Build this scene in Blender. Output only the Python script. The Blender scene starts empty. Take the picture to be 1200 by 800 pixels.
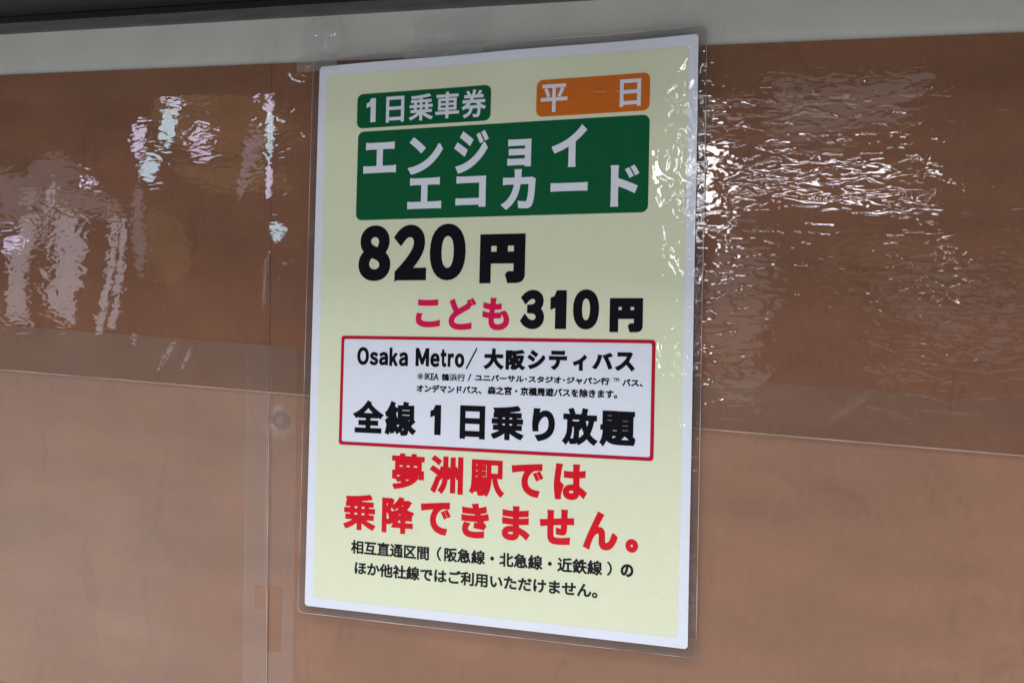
import bpy, math, random
import numpy as np
from mathutils import Matrix, Vector

random.seed(7)
MM = 0.001
sc = bpy.context.scene
col = sc.collection

# ------------------------------------------------------------------ camera
cam = bpy.data.cameras.new('camera')
cam.sensor_width = 36.0
cam.lens = 36.0 * 1108.44 / 1200.0
cam.clip_start = 0.01
cam.clip_end = 50.0
cam_ob = bpy.data.objects.new('camera', cam)
col.objects.link(cam_ob)
cam_ob.matrix_world = Matrix((
    (0.94919, -0.055111, 0.309841, 0.163953),
    (0.308614, -0.02983, -0.950737, -0.465988),
    (0.061637, 0.998051, -0.011306, -0.007385),
    (0, 0, 0, 1)))
sc.camera = cam_ob

# ------------------------------------------------------------------ world (dim indoor ambience)
world = bpy.data.worlds.new('World')
sc.world = world
world.use_nodes = True
wn = world.node_tree
bg = wn.nodes['Background']
wtc = wn.nodes.new('ShaderNodeTexCoord')
wsp = wn.nodes.new('ShaderNodeSeparateXYZ')
wmr = wn.nodes.new('ShaderNodeMapRange')
wrp = wn.nodes.new('ShaderNodeValToRGB')
wmr.inputs['From Min'].default_value = -1.0
wn.links.new(wtc.outputs['Generated'], wsp.inputs[0])
wn.links.new(wsp.outputs[2], wmr.inputs['Value'])
wn.links.new(wmr.outputs[0], wrp.inputs['Fac'])
# direction height: pale lit floor below, dim far hall at eye level, ceiling above
el = wrp.color_ramp.elements
el[0].position, el[0].color = 0.0, (1.10, 1.08, 1.04, 1)
el[1].position, el[1].color = 1.0, (0.60, 0.63, 0.66, 1)
for p_, c_ in ((0.36, (1.0, 1.0, 1.02)), (0.415, (0.08, 0.075, 0.075)), (0.64, (0.04, 0.04, 0.045)), (0.74, (0.60, 0.63, 0.66))):
    e_ = el.new(p_)
    e_.color = (*c_, 1)
wn.links.new(wrp.outputs['Color'], bg.inputs['Color'])
bg.inputs['Strength'].default_value = 0.87

# ------------------------------------------------------------------ lamps
def area(name, loc, target, sx, sz, radiance, color, shape='RECTANGLE'):
    l = bpy.data.lights.new(name, 'AREA')
    l.shape = shape
    l.size, l.size_y = sx, sz
    l.energy = radiance * math.pi * sx * sz
    l.color = color
    o = bpy.data.objects.new(name, l)
    col.objects.link(o)
    o.location = loc
    d = Vector(target) - Vector(loc)
    o.rotation_euler = d.to_track_quat('-Z', 'Y').to_euler()
    return o

# hall ceiling lights, above and in front of the wall
area('ceiling_lamp', (0.0, -1.22, 1.5), (0.0, -1.22, 0), 3.5, 1.15, 5.9, (0.93, 0.95, 1.0))
area('ceiling_lamp', (0.0, -3.8, 1.5), (0.0, -3.8, 0), 3.5, 1.2, 3.4, (0.93, 0.95, 1.0))
# lamps for bright things across the hall the films mirror; some added for haze
WHITE, LILAC, CYAN, PINK, AMBER = (0.97, 0.97, 1.0), (0.74, 0.70, 1.0), (0.60, 0.85, 1.0), (0.90, 0.88, 1.0), (1.0, 0.66, 0.22)
for x, z, sx, sz, L, c in (
        (0.13, 0.545, 0.54, 0.026, 34, WHITE),
        (-0.12, 0.36, 0.02, 0.10, 40, WHITE), (0.46, 0.30, 0.03, 0.025, 34, WHITE), (0.44, 0.56, 0.04, 0.02, 30, WHITE),
        (-0.22, 0.62, 0.06, 0.16, 36, WHITE), (-0.22, 0.46, 0.08, 0.10, 36, WHITE), (-0.21, 0.085, 0.05, 0.06, 36, WHITE),
        (-1.78, 0.86, 0.09, 0.22, 11, LILAC), (-1.77, 0.70, 0.10, 0.15, 11, CYAN), (-1.76, 0.56, 0.06, 0.12, 11, LILAC),
        (-2.34, 0.72, 0.05, 0.10, 11, LILAC), (-2.18, 0.74, 0.06, 0.13, 11, CYAN), (-2.06, 0.69, 0.05, 0.08, 11, LILAC),
        (-2.25, 0.61, 0.10, 0.10, 11, CYAN), (-2.19, 0.84, 0.10, 0.05, 11, LILAC), (-2.56, 0.55, 0.03, 0.04, 14, LILAC),
        (-2.84, 0.19, 0.09, 0.40, 3.6, PINK), (-2.65, 0.22, 0.07, 0.36, 4.2, PINK), (-2.45, 0.20, 0.03, 0.40, 4.5, PINK), (-2.39, 0.21, 0.03, 0.38, 4.5, PINK),
        (-1.72, 0.40, 0.04, 0.06, 12, CYAN), (-2.35, -0.75, 0.40, 0.24, 8, CYAN),  # both added: blue glints in the crumpled tape, haze on the lower film
        (-2.74, 0.42, 0.03, 0.30, 2.5, PINK), (-2.30, 0.36, 0.05, 0.36, 1.2, PINK), (-1.86, 0.62, 0.03, 0.20, 2.0, LILAC),
        (-2.92, 0.30, 0.10, 0.05, 9, LILAC),
        (-1.98, 0.78, 0.50, 0.26, 0.7, AMBER), (-1.90, 0.58, 0.36, 0.07, 0.8, AMBER), (-2.16, 0.90, 0.24, 0.16, 0.9, WHITE), (0.20, 0.82, 0.50, 0.22, 0.9, WHITE), (-2.66, 0.46, 0.40, 0.10, 1.1, PINK), (-2.75, 0.60, 0.24, 0.16, 0.8, PINK), (-2.95, 0.48, 0.16, 0.22, 0.9, PINK), (-0.08, 0.15, 0.16, 0.34, 0.9, WHITE), (0.52, 0.17, 0.55, 0.22, 0.7, PINK), (0.30, 0.30, 0.30, 0.12, 0.5, AMBER), (-2.2, 0.30, 0.12, 0.3, 0.5, AMBER),  # dim wide lamps, mostly added for patchy haze on the upper film
):
    area('reflection_lamp', (x, -2.5, z), (0, 0, 0.05), sx, sz, L, c, 'RECTANGLE' if L > 15 or 3 < L < 6 else 'ELLIPSE')

sc.view_settings.view_transform = 'Standard'
sc.view_settings.look = 'None'
sc.view_settings.exposure = 0.0
sc.view_settings.gamma = 1.0

# ------------------------------------------------------------------ material helpers
def new_mat(name):
    m = bpy.data.materials.new(name)
    m.use_nodes = True
    nt = m.node_tree
    for n in list(nt.nodes):
        nt.nodes.remove(n)
    out = nt.nodes.new('ShaderNodeOutputMaterial')
    return m, nt, out


def noise(nt, scale, detail=3.0, stretch=(1, 1, 1), rough=0.5, distort=0.0):
    tc = nt.nodes.new('ShaderNodeTexCoord')
    mp = nt.nodes.new('ShaderNodeMapping')
    mp.inputs['Scale'].default_value = stretch
    nz = nt.nodes.new('ShaderNodeTexNoise')
    nz.inputs['Scale'].default_value = scale
    nz.inputs['Detail'].default_value = detail
    nz.inputs['Roughness'].default_value = rough
    nz.inputs['Distortion'].default_value = distort
    nt.links.new(tc.outputs['Object'], mp.inputs['Vector'])
    nt.links.new(mp.outputs['Vector'], nz.inputs['Vector'])
    return nz.outputs['Fac']


def ramp(nt, fac, stops):
    r = nt.nodes.new('ShaderNodeValToRGB')
    el = r.color_ramp.elements
    el[0].position, el[0].color = stops[0][0], (*stops[0][1], 1)
    el[1].position, el[1].color = stops[-1][0], (*stops[-1][1], 1)
    for p, c in stops[1:-1]:
        e = el.new(p)
        e.color = (*c, 1)
    nt.links.new(fac, r.inputs['Fac'])
    return r.outputs['Color']


def math_node(nt, op, a, b):
    n = nt.nodes.new('ShaderNodeMath')
    n.operation = op
    for i, v in enumerate((a, b)):
        if isinstance(v, (int, float)):
            n.inputs[i].default_value = v
        else:
            nt.links.new(v, n.inputs[i])
    return n.outputs[0]


def bump(nt, height, strength, dist, normal=None):
    b = nt.nodes.new('ShaderNodeBump')
    b.inputs['Distance'].default_value = dist
    if isinstance(strength, (int, float)):
        b.inputs['Strength'].default_value = strength
    else:
        nt.links.new(strength, b.inputs['Strength'])
    nt.links.new(height, b.inputs['Height'])
    if normal is not None:
        nt.links.new(normal, b.inputs['Normal'])
    return b.outputs['Normal']


def solid(name, color, rough=0.5, spec=0.3, var=0.06, vscale=60.0, stretch=(1, 1, 1), bump_d=0.0, bscale=900.0, grain=0.0):
    m, nt, out = new_mat(name)
    p = nt.nodes.new('ShaderNodeBsdfPrincipled')
    lo = tuple(c * (1 - var) for c in color)
    hi = tuple(min(1, c * (1 + var)) for c in color)
    c_out = ramp(nt, noise(nt, vscale, 4, stretch), [(0.3, lo), (0.7, hi)])
    if grain:
        g = ramp(nt, noise(nt, 420, 5, (1, 1, 0.35), 0.75), [(0.35, (1 - grain,) * 3), (0.65, (1.0,) * 3)])
        # a few rubbed and stained places
        s = ramp(nt, noise(nt, 22, 7, (1, 1, 0.6), 0.72, 1.5), [(0.30, (1 - 1.6 * grain, 1 - 1.9 * grain, 1 - 2.1 * grain)), (0.44, (1.0,) * 3)])
        for extra_c in (g, s):
            mx = nt.nodes.new('ShaderNodeMix')
            mx.data_type = 'RGBA'
            mx.blend_type = 'MULTIPLY'
            mx.inputs[0].default_value = 1.0
            nt.links.new(c_out, mx.inputs[6])
            nt.links.new(extra_c, mx.inputs[7])
            c_out = mx.outputs[2]
    nt.links.new(c_out, p.inputs['Base Color'])
    p.inputs['Roughness'].default_value = rough
    p.inputs['Specular IOR Level'].default_value = spec
    if bump_d:
        nt.links.new(bump(nt, noise(nt, bscale, 3), 1.0, bump_d), p.inputs['Normal'])
    nt.links.new(p.outputs[0], out.inputs['Surface'])
    return m


def film(name, tint, veil, veil_color, rough, normal_fn, gloss=1.0, veil_noise=0.5, ior=1.5, vstretch=(1, 1, 1), vscale=9.0):
    """thin clear plastic: transparent + a little milky scatter + fresnel gloss"""
    m, nt, out = new_mat(name)
    tr = nt.nodes.new('ShaderNodeBsdfTransparent')
    tr.inputs['Color'].default_value = (*tint, 1)
    df = nt.nodes.new('ShaderNodeBsdfDiffuse')
    df.inputs['Color'].default_value = (*veil_color, 1)
    m1 = nt.nodes.new('ShaderNodeMixShader')
    v = noise(nt, vscale, 5, vstretch, 0.6)
    w = noise(nt, 34, 6, (0.3, 1, 2.2), 0.7)
    v = math_node(nt, 'MULTIPLY', v, math_node(nt, 'ADD', math_node(nt, 'MULTIPLY', w, 1.1), 0.45))
    v = math_node(nt, 'MULTIPLY_ADD', v, 0)
    v.node.inputs[1].default_value = veil * veil_noise * 2
    v.node.inputs[2].default_value = veil * (1 - veil_noise)
    nt.links.new(v, m1.inputs['Fac'])
    nt.links.new(tr.outputs[0], m1.inputs[1])
    nt.links.new(df.outputs[0], m1.inputs[2])
    gl = nt.nodes.new('ShaderNodeBsdfGlossy')
    gl.inputs['Roughness'].default_value = rough
    fr = nt.nodes.new('ShaderNodeFresnel')
    # a thin sheet reflects alike from both sides
    geo = nt.nodes.new('ShaderNodeNewGeometry')
    io = nt.nodes.new('ShaderNodeMapRange')
    io.inputs['To Min'].default_value = ior
    io.inputs['To Max'].default_value = 1.0 / ior
    nt.links.new(geo.outputs['Backfacing'], io.inputs['Value'])
    nt.links.new(io.outputs[0], fr.inputs['IOR'])
    n = normal_fn(nt)
    nt.links.new(n, gl.inputs['Normal'])
    nt.links.new(n, fr.inputs['Normal'])
    g = math_node(nt, 'MULTIPLY', fr.outputs[0], gloss)
    m2 = nt.nodes.new('ShaderNodeMixShader')
    nt.links.new(g, m2.inputs['Fac'])
    nt.links.new(m1.outputs[0], m2.inputs[1])
    nt.links.new(gl.outputs[0], m2.inputs[2])
    nt.links.new(m2.outputs[0], out.inputs['Surface'])
    return m


# ------------------------------------------------------------------ mesh helpers
def link(name, me, mat, parent=None):
    o = bpy.data.objects.new(name, me)
    col.objects.link(o)
    if mat:
        me.materials.append(mat)
    if parent:
        o.parent = parent
    return o


def mesher(x0, x1, z0, z1, step, field, depth, merge=0, smooth=True):
    """solid where field(x,z) < 0 (mm); depth(x,z) = metres-free mm toward the wall (+) or the viewer (-)"""
    nx, nz = max(2, int(math.ceil((x1 - x0) / step)) + 1), max(2, int(math.ceil((z1 - z0) / step)) + 1)
    xs, zs = np.linspace(x0, x1, nx), np.linspace(z0, z1, nz)
    F = field(xs, zs)
    F = np.where(np.abs(F) < 1e-6, 1e-6, F)
    ins = F < 0
    verts, faces, cache = [], [], {}

    def vert(key, x, z):
        i = cache.get(key)
        if i is None:
            i = cache[key] = len(verts)
            verts.append((x, z))
        return i

    full = ins[:-1, :-1] & ins[1:, :-1] & ins[1:, 1:] & ins[:-1, 1:]
    anyc = ins[:-1, :-1] | ins[1:, :-1] | ins[1:, 1:] | ins[:-1, 1:]
    if merge:
        for j in range(nz - 1):
            i = 0
            while i < nx - 1:
                if not full[i, j]:
                    i += 1
                    continue
                k = i
                while k < nx - 1 and full[k, j] and k - i < merge:
                    k += 1
                faces.append((vert((i, j), xs[i], zs[j]), vert((k, j), xs[k], zs[j]),
                              vert((k, j + 1), xs[k], zs[j + 1]), vert((i, j + 1), xs[i], zs[j + 1])))
                i = k
    else:
        for i, j in zip(*np.nonzero(full)):
            i, j = int(i), int(j)
            faces.append(tuple(vert((a, b), xs[a], zs[b]) for a, b in ((i, j), (i + 1, j), (i + 1, j + 1), (i, j + 1))))
    for i, j in zip(*np.nonzero(anyc & ~full)):
        i, j = int(i), int(j)
        cs = ((i, j), (i + 1, j), (i + 1, j + 1), (i, j + 1))
        poly = []
        for q in range(4):
            a, b = cs[q], cs[(q + 1) % 4]
            fa, fb = F[a], F[b]
            if fa < 0:
                poly.append(vert(a, xs[a[0]], zs[a[1]]))
            if (fa < 0) != (fb < 0):
                lo, hi = (a, b) if a < b else (b, a)
                t = F[lo] / (F[lo] - F[hi])
                x = xs[lo[0]] + t * (xs[hi[0]] - xs[lo[0]])
                z = zs[lo[1]] + t * (zs[hi[1]] - zs[lo[1]])
                poly.append(vert((lo, hi), x, z))
        if len(poly) >= 3:
            faces.append(tuple(poly))
    return verts, faces


def to_mesh(name, verts, faces, depth, smooth=True):
    v = np.array(verts)
    d = depth(v[:, 0], v[:, 1])
    me = bpy.data.meshes.new(name)
    me.from_pydata([(x * MM, y * MM, z * MM) for (x, z), y in zip(verts, d)], [], faces)
    if smooth:
        me.polygons.foreach_set('use_smooth', [True] * len(me.polygons))
    me.update()
    return me


def poly_field(pts, r):
    """rounded convex polygon, pts clockwise from top left, in mm"""
    P = [np.array(p, float) for p in pts]
    cx = sum(p[0] for p in P) / len(P)
    cz = sum(p[1] for p in P) / len(P)

    def f(xs, zs):
        X, Z = np.meshgrid(xs, zs, indexing='ij')
        S = np.zeros_like(X)
        M = np.full_like(X, -1e9)
        for a, b in zip(P, P[1:] + P[:1]):
            t = (b - a) / np.linalg.norm(b - a)
            n = np.array((t[1], -t[0]))
            if n @ (np.array((cx, cz)) - a) > 0:
                n = -n
            d = (X - a[0]) * n[0] + (Z - a[1]) * n[1] + r
            S += np.maximum(d, 0) ** 2
            M = np.maximum(M, d)
        return np.sqrt(S) + np.minimum(M, 0) - r
    return f


def flat_sheet(name, pts, r, step, depth, mat, parent=None, holes=(), extra=None):
    f0 = poly_field(pts, r)
    hs = [poly_field(h, hr) for h, hr in holes]

    def f(xs, zs):
        v = f0(xs, zs)
        for h in hs:
            v = np.maximum(v, -h(xs, zs))
        if extra is not None:
            v = v + extra(*np.meshgrid(xs, zs, indexing='ij'))
        return v
    px, pz = [p[0] for p in pts], [p[1] for p in pts]
    e = 0.37 * step
    v, fc = mesher(min(px) - e, max(px) + e, min(pz) - e, max(pz) + e, step, f, depth)
    return link(name, to_mesh(name, v, fc, depth), mat, parent)


def rect(x0, x1, z0, z1):
    return [(x0, z1), (x1, z1), (x1, z0), (x0, z0)]


def prism(name, profile_pts, y0, y1, mat, parent=None):
    """extrude a polygon of the wall plane (mm) from y0 to y1"""
    n = len(profile_pts)
    vs = [(x * MM, y0 * MM, z * MM) for x, z in profile_pts] + [(x * MM, y1 * MM, z * MM) for x, z in profile_pts]
    fs = [tuple(range(n)), tuple(range(2 * n - 1, n - 1, -1))]
    for i in range(n):
        j = (i + 1) % n
        fs.append((i, i + n, j + n, j))
    me = bpy.data.meshes.new(name)
    me.from_pydata(vs, [], fs)
    me.update()
    import bmesh
    bm = bmesh.new()
    bm.from_mesh(me)
    bmesh.ops.recalc_face_normals(bm, faces=bm.faces)
    bm.to_mesh(me)
    bm.free()
    return link(name, me, mat, parent)


def ribbon_tube(name, path, r, mat, parent=None, closed=True):
    """thin round bead along a 3-D path (mm)"""
    P = [Vector(p) for p in path]
    n, k = len(P), 6
    vs, fs = [], []
    for i, p in enumerate(P):
        a, b = P[(i - 1) % n if closed else max(i - 1, 0)], P[(i + 1) % n if closed else min(i + 1, n - 1)]
        t = (b - a).normalized()
        u = t.cross(Vector((0, 1, 0))).normalized()
        w = t.cross(u)
        for q in range(k):
            c = math.cos(2 * math.pi * q / k) * u + math.sin(2 * math.pi * q / k) * w
            vs.append(tuple((p + c * r) * MM))
    for i in range(n if closed else n - 1):
        j = (i + 1) % n
        for q in range(k):
            s = (q + 1) % k
            fs.append((i * k + q, i * k + s, j * k + s, j * k + q))
    me = bpy.data.meshes.new(name)
    me.from_pydata(vs, [], fs)
    me.polygons.foreach_set('use_smooth', [True] * len(me.polygons))
    me.update()
    return link(name, me, mat, parent)


def tag(o, label, cat, group=None):
    o['label'] = label
    o['category'] = cat
    if group:
        o['group'] = group


# ------------------------------------------------------------------ the wall, its boards and the ledge above
m_wall = solid('cream_paint', (0.84, 0.90, 0.86), 0.45, 0.4, 0.05, 25, bump_d=0.00004, bscale=500, grain=0.05)
m_board = solid('brown_board', (0.318, 0.150, 0.082), 0.5, 0.3, 0.12, 14, (1, 1, 2.5), 0.00003, 900, 0.10)
m_ledge = solid('dark_metal', (0.009, 0.009, 0.011), 0.5, 0.4, 0.2, 20)
m_trim = solid('grey_trim', (0.10, 0.10, 0.105), 0.5, 0.4, 0.2, 40, (1, 1, 8))

wall = prism('wall', rect(-620, 520, -420, 260), 2.2, 60, m_wall)
wall['kind'] = 'structure'

# the two boards meet on a slightly leaning joint
JT, JB = (-142.6, 148.6), (-116.9, -240.0)
b = prism('wall_board', [(-520, 148.2), (JT[0] - .15, 148.6), (JB[0] - .15, JB[1]), (-520, JB[1])], 1.0, 2.15, m_board)
tag(b, 'brown board under clear film left of the seam with the round screw head', 'board', 'brown boards on the wall')
b = prism('wall_board', [(JT[0] + .15, 148.6), (420, 148.9), (420, JB[1]), (JB[0] + .15, JB[1])], 1.0, 2.15, m_board)
tag(b, 'wide brown board under crinkled film behind and right of the notice', 'board', 'brown boards on the wall')

ledge = bpy.data.objects.new('metal_ledge', None)
col.objects.link(ledge)
ledge.location = (0, 0, 0.184)
tag(ledge, 'dark metal ledge running along the top of the wall above the cream strip', 'ledge')


def ledge_part(name, x0, x1, y0, y1, z0, z1, mat, bev):
    import bmesh
    bm = bmesh.new()
    bmesh.ops.create_cube(bm, size=1)
    for v in bm.verts:
        v.co = Vector(((x0 + x1) / 2 + v.co.x * (x1 - x0), (y0 + y1) / 2 + v.co.y * (y1 - y0), (z0 + z1) / 2 + v.co.z * (z1 - z0))) * MM
        v.co.z -= 0.184
    bmesh.ops.bevel(bm, geom=bm.edges[:], offset=bev * MM, segments=2, affect='EDGES')
    me = bpy.data.meshes.new(name)
    bm.to_mesh(me)
    bm.free()
    return link(name, me, mat, ledge)


ledge_part('ledge_body', -600, 500, -190, 2.0, 184.3, 230, m_ledge, 1.5)
ledge_part('trim_strip', -600, 500, -1.2, 2.1, 174.6, 184.1, m_trim, 0.5)
ledge_part('trim_lip', -600, 500, -2.6, -1.25, 180.4, 184.0, m_ledge, 0.3)


# ------------------------------------------------------------------ clear films over the boards
def ridge(x, z, a, b, h, w):
    """raised crease along a-b, height h, half width w"""
    ax, az = a
    bx, bz = b
    L2 = (bx - ax) ** 2 + (bz - az) ** 2
    t = np.clip(((x - ax) * (bx - ax) + (z - az) * (bz - az)) / L2, 0, 1)
    d = np.hypot(x - ax - t * (bx - ax), z - az - t * (bz - az))
    return h * np.exp(-(d / w) ** 2) * np.sin(np.pi * np.clip(t * 0.9 + 0.05, 0, 1)) ** 0.6


def wave(x, z, s):
    return (np.sin(x * 0.031 + s) * np.sin(z * 0.043 + 2.1 * s) + 0.6 * np.sin(x * 0.017 + z * 0.071 + s * 3)
            + 0.35 * np.sin(x * 0.093 - z * 0.031 + s))


SCREW = (-121.4, -53.9)


def screw_bulge(x, z, h):
    return h * np.exp(-(((x - SCREW[0]) ** 2 + (z - SCREW[1]) ** 2) / 64.0) ** 2)


def lower_depth(x, z):
    y = 0.35 - 0.12 * wave(x, z, 1.3)
    y -= ridge(x, z, (-224, -12), (-220, -38), 0.5, 2.2) + ridge(x, z, (-220, -38), (-226, -66), 0.45, 2.5)
    y -= ridge(x, z, (-203, -25), (-217, -66), 0.6, 2.6) + ridge(x, z, (-190, -12), (-176, -40), 0.5, 6)
    y -= ridge(x, z, (190, -16), (165, -38), 0.4, 2.5)
    return y - screw_bulge(x, z, 1.0)


def upper_depth(x, z):
    y = -0.75 - (0.09 + 0.05 * np.clip((x + 60) / 120, 0, 1)) * wave(x, z, 0.4)
    y -= ridge(x, z, (-133, 160), (-130, 143), 0.7, 1.6) + ridge(x, z, (-141.5, 146), (-138, 60), 0.05, 6.0)
    y -= ridge(x, z, (-127, 143), (-112, 139), 0.8, 2.4) + ridge(x, z, (-136, 38), (-134, 3), 0.5, 1.6)
    y -= ridge(x, z, (-222, -13), (-220, -37), 0.5, 1.8) + ridge(x, z, (-192, -14), (-206, -37), 0.5, 2.2)
    y -= ridge(x, z, (-180, -16), (-190, -37), 0.5, 2.0)
    return y


def crinkle(fine, dist, coarse, dist2, stretch=(0.35, 1, 1), mask=True):
    def fn(nt):
        h = noise(nt, fine, 1.2, stretch, 0.5, 0.8)
        if mask:
            mk = noise(nt, 7, 2, (1, 1, 1.6))
            s = ramp(nt, mk, [(0.35, (0.25,) * 3), (0.62, (1, 1, 1))])
            # the left half of the sheet was pressed flatter than the right
            tc = nt.nodes.new('ShaderNodeTexCoord')
            sp = nt.nodes.new('ShaderNodeSeparateXYZ')
            nt.links.new(tc.outputs['Object'], sp.inputs[0])
            mr = nt.nodes.new('ShaderNodeMapRange')
            mr.inputs['From Min'].default_value = -0.12
            mr.inputs['From Max'].default_value = 0.10
            mr.inputs['To Min'].default_value = 0.24
            nt.links.new(sp.outputs[0], mr.inputs['Value'])
            s = math_node(nt, 'MULTIPLY', s, mr.outputs[0])
        else:
            s = 1.0
        n0 = bump(nt, noise(nt, coarse, 2, (0.6, 1, 1)), s, dist2)
        return bump(nt, h, s, dist, n0)
    return fn


m_upper = film('crinkled_clear_film', (0.865, 0.84, 0.83), 0.004, (0.8, 0.8, 0.8), 0.016, crinkle(270, 0.00022, 26, 0.0009, (0.36, 1, 1)), 1.0, 0.5, 1.5)
m_lower = film('smooth_clear_film', (0.97, 0.97, 0.96), 0.016, (0.8, 0.68, 0.58), 0.34, crinkle(60, 0.0004, 14, 0.002, (1, 1, 1)), 1.0, 0.8, 1.65, (1.3, 1, 0.6), 7)
m_lower2 = film('sheen_clear_film', (0.96, 0.955, 0.94), 0.085, (0.8, 0.68, 0.58), 0.34, crinkle(60, 0.0004, 14, 0.002, (1, 1, 1)), 1.0, 0.9, 1.65, (1.0, 1, 0.8), 9)  # extra milky veil stands in for the bright floor mirrored at left
m_tape = film('clear_tape', (0.985, 0.98, 0.98), 0.06, (0.85, 0.74, 0.70), 0.2, crinkle(40, 0.0002, 20, 0.0008, (1, 1, .4)), 1.0, 0.4)
m_thin = film('thin_clear_tape', (0.97, 0.96, 0.96), 0.018, (0.8, 0.75, 0.72), 0.06, crinkle(90, 0.0005, 30, 0.001, (1, 1, .4), False), 1.0, 0.9, 1.5, (1, 1, 1), 60)
m_glint = film('glossy_clear_tape', (1.0, 1.0, 1.0), 0.12, (0.86, 0.90, 0.92), 0.03, crinkle(120, 0.0012, 40, 0.007, (1, 1, .6), False), 1.4, 0.9)
m_edge = solid('film_cut_edge', (0.50, 0.40, 0.34), 0.3, 0.5, 0.55, 25)

o = flat_sheet('clear_film_sheet', [(-520, -9.0), (-129.6, -12.0), (-118.2, -230), (-520, -230)], 1.0, 2.0, lower_depth, m_lower2)
tag(o, 'smooth clear film over the lower left of the brown wall, creased near its top edge', 'plastic film', 'clear films on the wall')
o = flat_sheet('clear_film_sheet', [(-128.6, -12.0), (420, -17.0), (420, -232), (-117.2, -230)], 3.0, 2.0, lower_depth, m_lower)
tag(o, 'smooth clear film over the wall below and right of the notice', 'plastic film', 'clear films on the wall')
up = flat_sheet('clear_film_sheet', [(-520, 174.4), (420, 174.4), (420, -39.0), (-520, -37.6)], 0.5, 2.0, upper_depth, m_upper)
tag(up, 'crinkled shiny clear film over the upper wall, ending in a pale cut edge', 'plastic film', 'clear films on the wall')
xs = np.arange(-520, 421, 3.0)
zz = -37.6 - 1.4 * (xs + 520) / 940
ribbon_tube('cut_edge', [(x, float(upper_depth(np.array(x), np.array(z))), z - 0.15) for x, z in zip(xs, zz)], 0.2, m_edge, up, False)

# tape over the joint, with two bare windows
TAPE = [(-146.4, -11.4), (-113.6, -13.3), (-102.5, -204), (-134.6, -209)]


def tape_depth(x, z):
    return -0.12 - 0.05 * wave(x, z, 2.2) - ridge(x, z, (-129.7, -36), (-119, -204), 0.35, 0.9) - screw_bulge(x, z, 1.0)


t = flat_sheet('clear_tape', TAPE, 3.0, 0.8, tape_depth, m_tape, None,
               [([(-122.2, -145.6), (-113.2, -144.9), (-111.4, -181.6), (-120.4, -182.6)], 0.8),
                ([(-130.8, -147.0), (-124.4, -146.2), (-123.4, -159.4), (-129.8, -160.2)], 0.8)])
tag(t, 'wide strip of clear tape running down the board seam left of the notice', 'tape', 'clear tapes')
seam_pts = [(-129.7 + 10.7 * k / 60, 0, -38 - 168 * k / 60) for k in range(61)]
ribbon_tube('tape_edge', [(x, float(tape_depth(np.array(x), np.array(z))) - 0.1, z) for x, _, z in seam_pts], 0.22, m_edge, t, False)


def short_depth(x, z):
    return upper_depth(x, z) - 0.18 - ridge(x, z, (-134, 36), (-131, 5), 0.35, 1.2)


t = flat_sheet('clear_tape', [(-137.9, 36.5), (-116.5, 37.1), (-114.0, 3.0), (-135.4, 2.6)], 0.8, 0.8, short_depth, m_thin)
tag(t, 'small square of clear tape on the upper film just left of the notice', 'tape', 'clear tapes')


def dome(name, x, z, y_base, r, h, mat, parent=None, ring=0.0):
    vs, fs = [], []
    R_, S_ = 10, 28
    for i in range(R_ + 1):
        a = i / R_ * math.pi / 2
        rr, hh = r * math.cos(a), h * math.sin(a)
        for s in range(S_):
            vs.append(((x + rr * math.cos(2 * math.pi * s / S_)) * MM, (y_base - hh) * MM, (z + rr * math.sin(2 * math.pi * s / S_)) * MM))
    for i in range(R_):
        for s in range(S_):
            q = (s + 1) % S_
            fs.append((i * S_ + s, i * S_ + q, (i + 1) * S_ + q, (i + 1) * S_ + s))
    me = bpy.data.meshes.new(name)
    me.from_pydata(vs, [], fs)
    me.polygons.foreach_set('use_smooth', [True] * len(me.polygons))
    me.update()
    return link(name, me, mat, parent)


m_screw = solid('dull_screw', (0.20, 0.115, 0.07), 0.45, 0.5, 0.15, 300)
m_screw2 = solid('paler_screw_face', (0.28, 0.17, 0.11), 0.4, 0.5, 0.15, 300)  # paler centre of the head
s = dome('screw', SCREW[0], SCREW[1], 1.0, 5.4, 1.0, m_screw)
tag(s, 'round dull screw head under the clear tape beside the notice', 'screw')
dome('screw_face', SCREW[0] - 0.3, SCREW[1] + 0.3, 0.6, 3.2, 0.75, m_screw2, s)

# ------------------------------------------------------------------ the laminated notice
S = 0.99356
notice = bpy.data.objects.new('laminated_notice', None)
col.objects.link(notice)
notice.location = (1.056 * MM, -3.0 * MM, -0.048 * MM)
notice.rotation_euler = (0, -math.radians(2.35), 0)
tag(notice, 'laminated pale yellow fare notice with green title panel, taped to the brown wall', 'notice')


def bulge(x, z):
    """how far the sheet stands out from its own plane (mm, toward the viewer)"""
    u, w = x / 105.0, z / 150.0
    d = 0.8 * np.cos(u * 1.4) * np.cos(w * 1.3)
    e = np.clip((x - 76) / 29.0, 0, 1)
    d = d + e ** 2 * (0.5 + 0.5 * np.sin(z * 0.045 + 0.6)) * 0.8
    d = d + 0.25 * e * np.sin(z * 0.16 + x * 0.05) * np.exp(-((z - 50) / 90.0) ** 2)
    d = d + 0.5 * np.exp(-((z - 150) / 16.0) ** 2) * np.sin(x * 0.07 + 0.4)
    return d


def layer(off):
    return lambda x, z: -(bulge(x, z) + off)


def paper_mat(name, c, var=0.015):
    return solid(name, c, 0.6, 0.0, var, 120)


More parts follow.
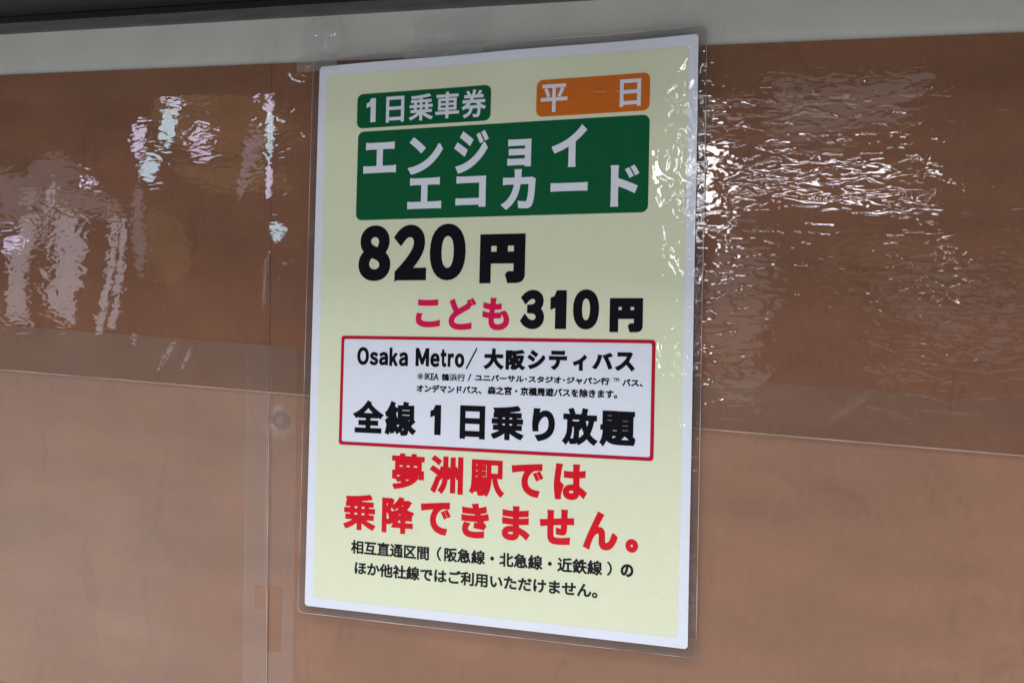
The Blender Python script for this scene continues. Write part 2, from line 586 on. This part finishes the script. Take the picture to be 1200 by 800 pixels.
m_white = paper_mat('white_paper', (0.79, 0.825, 0.92))
m_cream = paper_mat('pale_yellow_print', (0.775, 0.815, 0.60))
m_green = paper_mat('green_print', (0.006, 0.115, 0.045), 0.04)
m_orange = paper_mat('orange_print', (0.66, 0.165, 0.022), 0.03)
m_red = paper_mat('red_print', (0.70, 0.012, 0.026), 0.03)
m_mag = paper_mat('crimson_print', (0.72, 0.012, 0.10), 0.03)
m_border = paper_mat('dark_red_print', (0.50, 0.010, 0.040), 0.03)
m_black = paper_mat('black_print', (0.007, 0.007, 0.012), 0.1)


def sc_pts(pts):
    return [(x * S, z * S) for x, z in pts]


def panel(name, pts, r, off, mat, parent, step=2.0, holes=()):
    return flat_sheet(name, sc_pts(pts), r, step, layer(off), mat, parent, [(sc_pts(h), hr) for h, hr in holes])


paper = panel('paper', rect(-105, 105, -149.8, 149.8), 0.3, 0.0, m_white, notice)
yellow = panel('yellow_print', rect(-100, 100.2, -144.8, 144.2), 0.4, 0.10, m_cream, notice)
title = panel('title_panel', rect(-79.6, 81.6, 62.8, 111.6), 3.4, 0.20, m_green, notice, 1.0)
ticket = panel('ticket_panel', rect(-80.6, -2.5, 113.5, 132.4), 3.4, 0.20, m_green, notice, 0.8)
week = panel('weekday_panel', rect(22.5, 81.4, 113.7, 132.8), 3.4, 0.20, m_orange, notice, 0.8)
box = panel('framed_box', rect(-85.4, 85.7, -59.2, -1.4), 1.0, 0.20, m_white, notice)
panel('box_border', rect(-86.4, 86.7, -60.1, -0.5), 1.6, 0.26, m_border, box, 0.8, [(rect(-84.6, 84.9, -58.3, -2.3), 0.8)])
ticket['label'] = 'small green rounded panel reading 1日乗車券'
week['label'] = 'orange rounded panel reading 平日'
title['label'] = 'large green rounded title panel'

# ---- lettering
_glyphs = {}
ONE = [[(0.0, 0.62), (0.0, 0.80), (0.30, 0.84), (0.50, 1.0), (1.0, 1.0), (1.0, 0.0), (0.46, 0.0), (0.46, 0.69)]]


def outlines(text):
    """glyph outlines of Blender's built-in typeface as closed polylines"""
    if text == '1':
        return [np.array(p) for p in ONE]
    if text in _glyphs:
        return _glyphs[text]
    cu = bpy.data.curves.new('glyph', 'FONT')
    cu.body = text
    cu.dimensions = '2D'
    cu.fill_mode = 'NONE'
    cu.resolution_u = 6
    ob = bpy.data.objects.new('glyph', cu)
    col.objects.link(ob)
    bpy.context.view_layer.update()
    me = bpy.data.meshes.new_from_object(ob.evaluated_get(bpy.context.evaluated_depsgraph_get()))
    n = len(me.vertices)
    co = np.empty(n * 3)
    me.vertices.foreach_get('co', co)
    co = co.reshape(-1, 3)[:, :2]
    nxt = {}
    for e in me.edges:
        a, b = e.vertices
        nxt.setdefault(a, []).append(b)
        nxt.setdefault(b, []).append(a)
    seen, loops = set(), []
    for s0 in range(n):
        if s0 in seen or s0 not in nxt:
            continue
        loop, prev, cur = [], None, s0
        while cur not in seen:
            seen.add(cur)
            loop.append(cur)
            cand = [v for v in nxt[cur] if v not in seen]
            if not cand:
                break
            # keep the curve's own direction (vertices are stored in order)
            cand.sort(key=lambda v: (v != cur + 1, v))
            prev, cur = cur, cand[0]
        if len(loop) > 2:
            p = co[loop]
            keep = np.linalg.norm(p - np.roll(p, 1, 0), axis=1) > 1e-6
            loops.append(p[keep])
    bpy.data.meshes.remove(me)
    bpy.data.objects.remove(ob)
    bpy.data.curves.remove(cu)
    _glyphs[text] = loops
    return loops


def letter_field(loops, bold, one=False):
    A, B, NP, NN, N = [], [], [], [], []
    for p in loops:
        q = np.roll(p, -1, 0)
        u = (q - p) / np.linalg.norm(q - p, axis=1)[:, None]
        A.append(p)
        B.append(q)
        N.append(np.stack([-u[:, 1], u[:, 0]], 1))
    Aall, Ball, Nall = np.concatenate(A), np.concatenate(B), np.concatenate(N)

    def winding(px, pz):
        w = np.zeros(px.shape, int)
        for (ax, az), (bx, bz) in zip(Aall, Ball):
            if ax == bx:
                continue
            lo, hi = min(ax, bx), max(ax, bx)
            m = (px >= lo) & (px < hi)
            if not m.any():
                continue
            zc = az + (px[m] - ax) * (bz - az) / (bx - ax)
            w[m] += np.where(zc > pz[m], 1 if bx > ax else -1, 0)
        return w != 0

    mid = (Aall + Ball) / 2
    eps = 0.01
    outside_left = ~winding(mid[:, 0] + eps * Nall[:, 0], mid[:, 1] + eps * Nall[:, 1])
    Nall = np.where(outside_left[:, None], Nall, -Nall)
    # counters and small loops (voicing marks) are thickened less, so they stay open
    big = np.ptp(np.concatenate(loops)[:, 0]), np.ptp(np.concatenate(loops)[:, 1])
    BJ, k = np.full(len(Aall), bold), 0
    for p in loops:
        idx = np.arange(k, k + len(p))
        area2 = np.sum(p[:, 0] * np.roll(p[:, 1], -1) - np.roll(p[:, 0], -1) * p[:, 1])
        hole = (area2 > 0) == (outside_left[idx].mean() > 0.5)
        if hole:
            BJ[idx] = bold * (0.72 if len(loops) > 4 else 1.0)
        elif one and np.ptp(p[:, 0]) < 0.42 * big[0] and np.ptp(p[:, 1]) < 0.36 * big[1] and p[:, 0].min() > np.concatenate(loops)[:, 0].min() + 0.45 * big[0]:
            BJ[idx] = bold * 0.5
        k += len(p)
    # sharp convex corners keep a mitred tip
    prevN, nextN, k = np.zeros_like(Nall), np.zeros_like(Nall), 0
    sharp0, sharp1 = np.zeros(len(Aall), bool), np.zeros(len(Aall), bool)
    for p in loops:
        n = len(p)
        idx = np.arange(k, k + n)
        nn, pn = np.roll(idx, -1), np.roll(idx, 1)
        d = Ball[idx] - Aall[idx]
        d = d / np.linalg.norm(d, axis=1)[:, None]
        dn = np.roll(d, -1, 0)
        cosang = (d * dn).sum(1)
        convex = (Nall[idx] * dn).sum(1) < 0
        s = convex & (cosang < 0.8) & (cosang > -0.45)
        sharp1[idx] = s
        sharp0[idx] = np.roll(s, 1)
        prevN[idx], nextN[idx] = Nall[pn], Nall[nn]
        k += n

    def f(xs, zs):
        out = np.empty((len(xs), len(zs)))
        mrg = bold + 0.6
        bl = 40
        for i0 in range(0, len(xs), bl):
            xb = xs[i0:i0 + bl]
            X, Z = np.meshgrid(xb, zs, indexing='ij')
            near = np.nonzero((np.maximum(Aall[:, 0], Ball[:, 0]) > xb[0] - mrg) & (np.minimum(Aall[:, 0], Ball[:, 0]) < xb[-1] + mrg))[0]
            D = np.full(X.shape, mrg)
            W = np.zeros(X.shape, int)
            for j in near:
                a, b = Aall[j], Ball[j]
                d = b - a
                L = math.hypot(*d)
                u = d / L
                qx, qz = X - a[0], Z - a[1]
                t = qx * u[0] + qz * u[1]
                h = np.abs(qx * u[1] - qz * u[0])
                c = np.where(t < 0, np.hypot(t, h), np.where(t > L, np.hypot(t - L, h), h))
                if sharp0[j]:
                    m = t < 0
                    c[m] = np.maximum(np.abs(qx[m] * prevN[j, 0] + qz[m] * prevN[j, 1]), h[m])
                if sharp1[j]:
                    m = t > L
                    c[m] = np.maximum(np.abs((X[m] - b[0]) * nextN[j, 0] + (Z[m] - b[1]) * nextN[j, 1]), h[m])
                D = np.minimum(D, c - BJ[j])
                if a[0] != b[0]:
                    lo, hi = min(a[0], b[0]), max(a[0], b[0])
                    m = (xb >= lo) & (xb < hi)
                    if m.any():
                        zc = a[1] + (xb[m] - a[0]) * d[1] / d[0]
                        W[m] += np.where(zc[:, None] > zs[None, :], 1 if b[0] > a[0] else -1, 0)
            out[i0:i0 + bl] = np.where(W != 0, -np.abs(D) - bold, D)
        return out
    return f


def lettering(name, runs, mat, parent, off, step):
    V, Fc = [], []
    for text, bold, x0, x1, zt, zb in runs:
        x0, x1, zt, zb = x0 * S, x1 * S, zt * S, zb * S
        L = outlines(text)
        allp = np.concatenate(L)
        lo, hi = allp.min(0), allp.max(0)
        bx, bz = min(bold, 0.4 * (x1 - x0)), min(bold, 0.45 * (zt - zb))
        if text == 'ー':
            bold = bz = (zt - zb) / 2 - 0.8
        sx = (x1 - x0 - 2 * bx) / max(hi[0] - lo[0], 1e-6)
        sz = (zt - zb - 2 * bz) / max(hi[1] - lo[1], 1e-6)
        P = [np.stack([x0 + bx + (p[:, 0] - lo[0]) * sx, zb + bz + (p[:, 1] - lo[1]) * sz], 1) for p in L]
        e = bold * 0.5 + 0.35
        v, fc = mesher(x0 - e, x1 + e, zb - e, zt + e, step, letter_field(P, bold, text in 'ジドどでバ'), None, merge=max(1, int(2.5 / step)))
        n = len(V)
        V += v
        Fc += [tuple(i + n for i in q) for q in fc]
    return link(name, to_mesh(name, V, Fc, layer(off), False), mat, parent)


TEXT = {
    'day_ticket': [
        ('1', 0.12, -74.86, -69.24, 129.68, 116.54),
        ('日', 0.32, -63.0, -52.21, 129.91, 115.71),
        ('乗', 0.32, -49.29, -35.29, 130.2, 115.75),
        ('車', 0.32, -33.92, -20.25, 130.33, 116.01),
        ('券', 0.32, -18.81, -5.16, 130.44, 115.5),
    ],
    'weekday': [
        ('平', 0.34, 24.86, 39.07, 130.24, 115.84),
        ('日', 0.36, 66.25, 76.94, 130.11, 116.15),
    ],
    'title': [
        ('エ', 0.92, -75.81, -56.12, 105.17, 88.38),
        ('ン', 0.92, -48.72, -29.07, 106.51, 86.71),
        ('ジ', 0.92, -22.23, -2.77, 108.89, 86.18),
        ('ョ', 0.92, 7.46, 20.37, 102.7, 88.32),
        ('イ', 0.92, 31.54, 49.56, 108.16, 86.99),
        ('エ', 0.92, -48.86, -29.13, 84.66, 67.95),
        ('コ', 0.92, -20.99, -4.01, 84.53, 68.08),
        ('カ', 0.92, 4.96, 23.11, 87.03, 66.22),
        ('ー', 0.92, 31.64, 50.22, 78.97, 74.63),
        ('ド', 0.92, 62.46, 77.28, 87.13, 65.97),
    ],
    'price': [
        ('８', 2.0, -77.23, -58.01, 59.73, 29.39),
        ('２', 2.0, -55.69, -36.86, 59.59, 29.63),
        ('０', 2.0, -34.99, -14.51, 59.62, 29.51),
        ('円', 2.15, -6.47, 18.41, 53.51, 27.82),
    ],
    'child_word': [
        ('こ', 0.85, -42.23, -28.13, 19.34, 4.47),
        ('ど', 0.85, -23.25, -7.46, 20.43, 3.31),
        ('も', 0.85, -4.32, 10.55, 20.25, 3.32),
    ],
    'child_price': [
        ('３', 1.45, 16.62, 29.24, 24.3, 4.13),
        ('1', 1.45, 32.49, 41.0, 24.11, 4.35),
        ('０', 1.45, 44.44, 57.91, 24.47, 4.26),
        ('円', 1.6, 63.34, 80.09, 20.1, 3.07),
    ],
    'operator': [
        ('Ｏ', 0.52, -76.41, -69.32, -6.57, -16.34),
        ('ｓ', 0.52, -68.83, -63.72, -9.13, -16.38),
        ('ａ', 0.52, -63.21, -57.81, -9.03, -16.31),
        ('ｋ', 0.52, -57.08, -52.03, -6.62, -16.52),
        ('ａ', 0.52, -51.37, -46.05, -8.94, -16.51),
        ('Ｍ', 0.52, -41.66, -33.81, -6.58, -16.26),
        ('ｅ', 0.52, -33.15, -27.77, -9.18, -16.55),
        ('ｔ', 0.52, -27.18, -23.84, -7.11, -16.44),
        ('ｒ', 0.52, -23.14, -19.57, -9.13, -16.24),
        ('ｏ', 0.52, -19.14, -13.73, -9.04, -16.52),
        ('／', 0.25, -12.85, -6.59, -5.9, -17.32),
        ('大', 0.6, -2.79, 7.93, -6.17, -16.92),
        ('阪', 0.62, 9.11, 19.54, -6.59, -17.0),
        ('シ', 0.62, 21.01, 30.46, -6.66, -16.38),
        ('テ', 0.62, 32.32, 41.86, -6.69, -16.47),
        ('ィ', 0.62, 45.02, 52.11, -8.65, -16.59),
        ('バ', 0.62, 55.17, 65.65, -7.01, -15.58),
        ('ス', 0.62, 66.83, 76.43, -6.82, -16.17),
    ],
    'small_print': [
        ('※', 0.0, -40.47, -36.86, -19.93, -23.39),
        ('IKEA', 0.14, -36.12, -28.02, -19.84, -23.47),
        ('鶴浜行', 0.12, -26.41, -13.11, -19.81, -23.66),
        ('/', 0.1, -11.58, -9.58, -19.69, -23.41),
        ('ユニバーサル･スタジオ･ジャパン行', 0.19, -7.52, 64.0, -19.72, -23.43),
        ('TM', 0.06, 65.85, 68.88, -19.73, -21.6),
        ('バス、', 0.19, 70.42, 80.69, -20.11, -23.81),
        ('オンデマンドバス、', 0.2, -40.65, -3.81, -25.93, -30.01),
        ('森之宮・京橋周遊バスを除きます。', 0.18, -0.4, 68.07, -25.72, -30.06),
    ],
    'unlimited': [
        ('全', 0.8, -77.7, -59.94, -35.6, -53.1),
        ('線', 0.8, -58.73, -40.7, -35.49, -53.63),
        ('1', 0.4, -32.31, -26.2, -36.54, -52.35),
        ('日', 0.8, -15.46, -1.42, -36.19, -53.65),
        ('乗', 0.8, 1.95, 19.56, -35.51, -53.27),
        ('り', 0.95, 24.16, 36.22, -36.27, -52.98),
        ('放', 0.8, 40.23, 58.19, -35.46, -53.85),
        ('題', 0.8, 59.52, 77.51, -36.17, -53.57),
    ],
    'warning': [
        ('夢', 0.78, -54.04, -35.01, -63.09, -82.22),
        ('洲', 0.78, -31.68, -12.97, -63.22, -82.95),
        ('駅', 0.78, -9.35, 9.6, -64.02, -82.85),
        ('で', 0.95, 13.71, 31.08, -64.64, -81.85),
        ('は', 0.95, 36.28, 53.38, -63.73, -81.91),
        ('乗', 0.78, -82.38, -63.07, -86.42, -105.83),
        ('降', 0.78, -59.27, -40.49, -86.51, -105.93),
        ('で', 0.95, -36.55, -19.05, -87.6, -104.87),
        ('き', 0.95, -13.5, 1.83, -86.95, -104.96),
        ('ま', 0.95, 9.0, 23.86, -86.86, -104.53),
        ('せ', 0.95, 29.35, 47.25, -86.89, -104.75),
        ('ん', 0.95, 52.15, 69.53, -86.83, -105.62),
        ('。', 0.95, 73.54, 79.92, -98.97, -105.68),
    ],
    'footnote': [
        ('相互直通区間', 0.25, -77.26, -31.26, -111.36, -118.75),
        ('（', 0.2, -26.82, -24.21, -111.0, -118.38),
        ('阪急線・北急線・近鉄線', 0.25, -22.65, 62.14, -110.97, -118.35),
        ('）', 0.2, 64.53, 67.03, -111.03, -117.99),
        ('の', 0.36, 71.43, 77.82, -111.45, -117.83),
        ('ほか他社線ではご利用いただけません。', 0.27, -74.75, 59.98, -122.65, -129.89),
    ],
}
lettering('ticket_lettering', TEXT['day_ticket'], m_white, ticket, 0.30, 0.16)
for run in TEXT['weekday']:
    lettering('weekday_character', [run], m_white, week, 0.30, 0.18)
lettering('title_lettering', TEXT['title'], m_white, title, 0.30, 0.25)
lettering('price_lettering', TEXT['price'], m_black, notice, 0.20, 0.25)
lettering('child_lettering', TEXT['child_word'], m_mag, notice, 0.20, 0.2)
lettering('child_price_lettering', TEXT['child_price'], m_black, notice, 0.20, 0.2)
lettering('operator_lettering', TEXT['operator'], m_black, box, 0.30, 0.15)
lettering('small_lettering', TEXT['small_print'], m_black, box, 0.30, 0.10)
lettering('ride_lettering', TEXT['unlimited'], m_black, box, 0.30, 0.16)
lettering('warning_lettering', TEXT['warning'], m_red, notice, 0.20, 0.17)
lettering('footnote_lettering', TEXT['footnote'], m_black, notice, 0.20, 0.13)


# ---- the laminate pouch around the sheet
def lam_normal(nt):
    tc = nt.nodes.new('ShaderNodeTexCoord')
    sp = nt.nodes.new('ShaderNodeSeparateXYZ')
    nt.links.new(tc.outputs['Object'], sp.inputs[0])
    mr = nt.nodes.new('ShaderNodeMapRange')
    mr.inputs['From Min'].default_value = 0.080
    mr.inputs['From Max'].default_value = 0.098
    mr.inputs['To Min'].default_value = 0.05
    mr.inputs['To Max'].default_value = 1.0
    nt.links.new(sp.outputs[0], mr.inputs['Value'])
    n0 = bump(nt, noise(nt, 30, 2, (1, 1, 0.5)), mr.outputs[0], 0.0012)
    return bump(nt, noise(nt, 150, 1.2, (1, 1, 0.8), 0.5, 0.8), mr.outputs[0], 0.0006, n0)


m_lam = film('laminate_film', (0.985, 0.985, 0.985), 0.002, (0.8, 0.82, 0.85), 0.02, lam_normal, 1.0, 0.4)
m_rim = film('laminate_border', (0.79, 0.78, 0.80), 0.06, (0.5, 0.48, 0.5), 0.06, lam_normal, 1.0, 1.0, 1.5, (1, 1, 1), 70)
m_rimedge = solid('lit_laminate_edge', (0.40, 0.34, 0.31), 0.25, 0.6, 0.6, 35)  # paler colour stands in for light caught along the rim
BR = 4.0
outer = rect(-105 * S - BR, 105 * S + BR, -149.8 * S - BR, 149.8 * S + BR)
inner = rect(-105 * S, 105 * S, -149.8 * S, 149.8 * S)
flat_sheet('laminate_film', inner, 0.2, 1.5, layer(0.55), m_lam, notice)
flat_sheet('laminate_border', outer, 3.2, 1.0, layer(0.15), m_rim, notice, [(inner, 0.2)])
path = []
for (cx, cz), a0 in (((outer[1][0] - 3.2, outer[1][1] - 3.2), 0), ((outer[0][0] + 3.2, outer[0][1] - 3.2), 90),
                     ((outer[3][0] + 3.2, outer[3][1] + 3.2), 180), ((outer[2][0] - 3.2, outer[2][1] + 3.2), 270)):
    arc = [(cx + 3.2 * math.cos(math.radians(a0 + k * 15)), cz + 3.2 * math.sin(math.radians(a0 + k * 15))) for k in range(7)]
    if path:
        (px, pz), (qx, qz) = path[-1], arc[0]
        n = int(math.hypot(qx - px, qz - pz) / 3)
        path += [(px + (qx - px) * k / n, pz + (qz - pz) * k / n) for k in range(1, n)]
    path += arc
(px, pz), (qx, qz) = path[-1], path[0]
path += [(px + (qx - px) * k / 90, pz + (qz - pz) * k / 90) for k in range(1, 90)]
ribbon_tube('laminate_edge', [(x, -float(bulge(np.array(x), np.array(z))) - 0.12, z) for x, z in path], 0.2, m_rimedge, notice)

# ------------------------------------------------------------------ tapes holding the notice
def over_notice(x, z):
    """rests on the wall film and steps up onto the sheet's top edge"""
    a = math.radians(2.35)
    lz = -x * math.sin(a) + z * math.cos(a)
    up_ = 1 / (1 + np.exp(-(154.5 - lz) / 1.4))
    lump = 2.0 * np.exp(-((x + 105.5) / 5.0) ** 2 - ((z - 161) / 9.0) ** 2) + 0.7 * np.exp(-((x + 116) / 2.0) ** 2 - ((z - 163) / 7.0) ** 2)
    lump = lump + 1.3 * np.exp(-((x + 33) / 6.0) ** 2 - ((z - 161) / 4.0) ** 2) + 0.9 * np.exp(-((x + 49) / 2.5) ** 2 - ((z - 160) / 6.0) ** 2)
    return -1.3 - lump - 3.6 * up_ - 0.25 * np.sin(x * 0.35 + z * 0.12) * np.exp(-((z - 158) / 9.0) ** 2)


def torn(x, z):
    return 0.5 * np.sin(x * 1.1) * np.sin(x * 0.37 + 1) + 0.3 * np.sin(x * 2.3 + z * 0.2)


t = flat_sheet('clear_tape', [(-124.2, 172.0), (-99.2, 170.6), (-97.6, 141.6), (-122.2, 141.0)], 0.6, 0.6, over_notice, m_glint, None, (), torn)
tag(t, 'crumpled clear tape glinting blue over the upper left corner of the notice', 'tape', 'clear tapes')
t = flat_sheet('clear_tape', [(-57, 168.5), (-12, 169.4), (-12, 147), (-57, 146)], 0.6, 0.6, over_notice, m_glint, None, (), torn)
tag(t, 'clear tape folded over the middle of the top edge of the notice', 'tape', 'clear tapes')
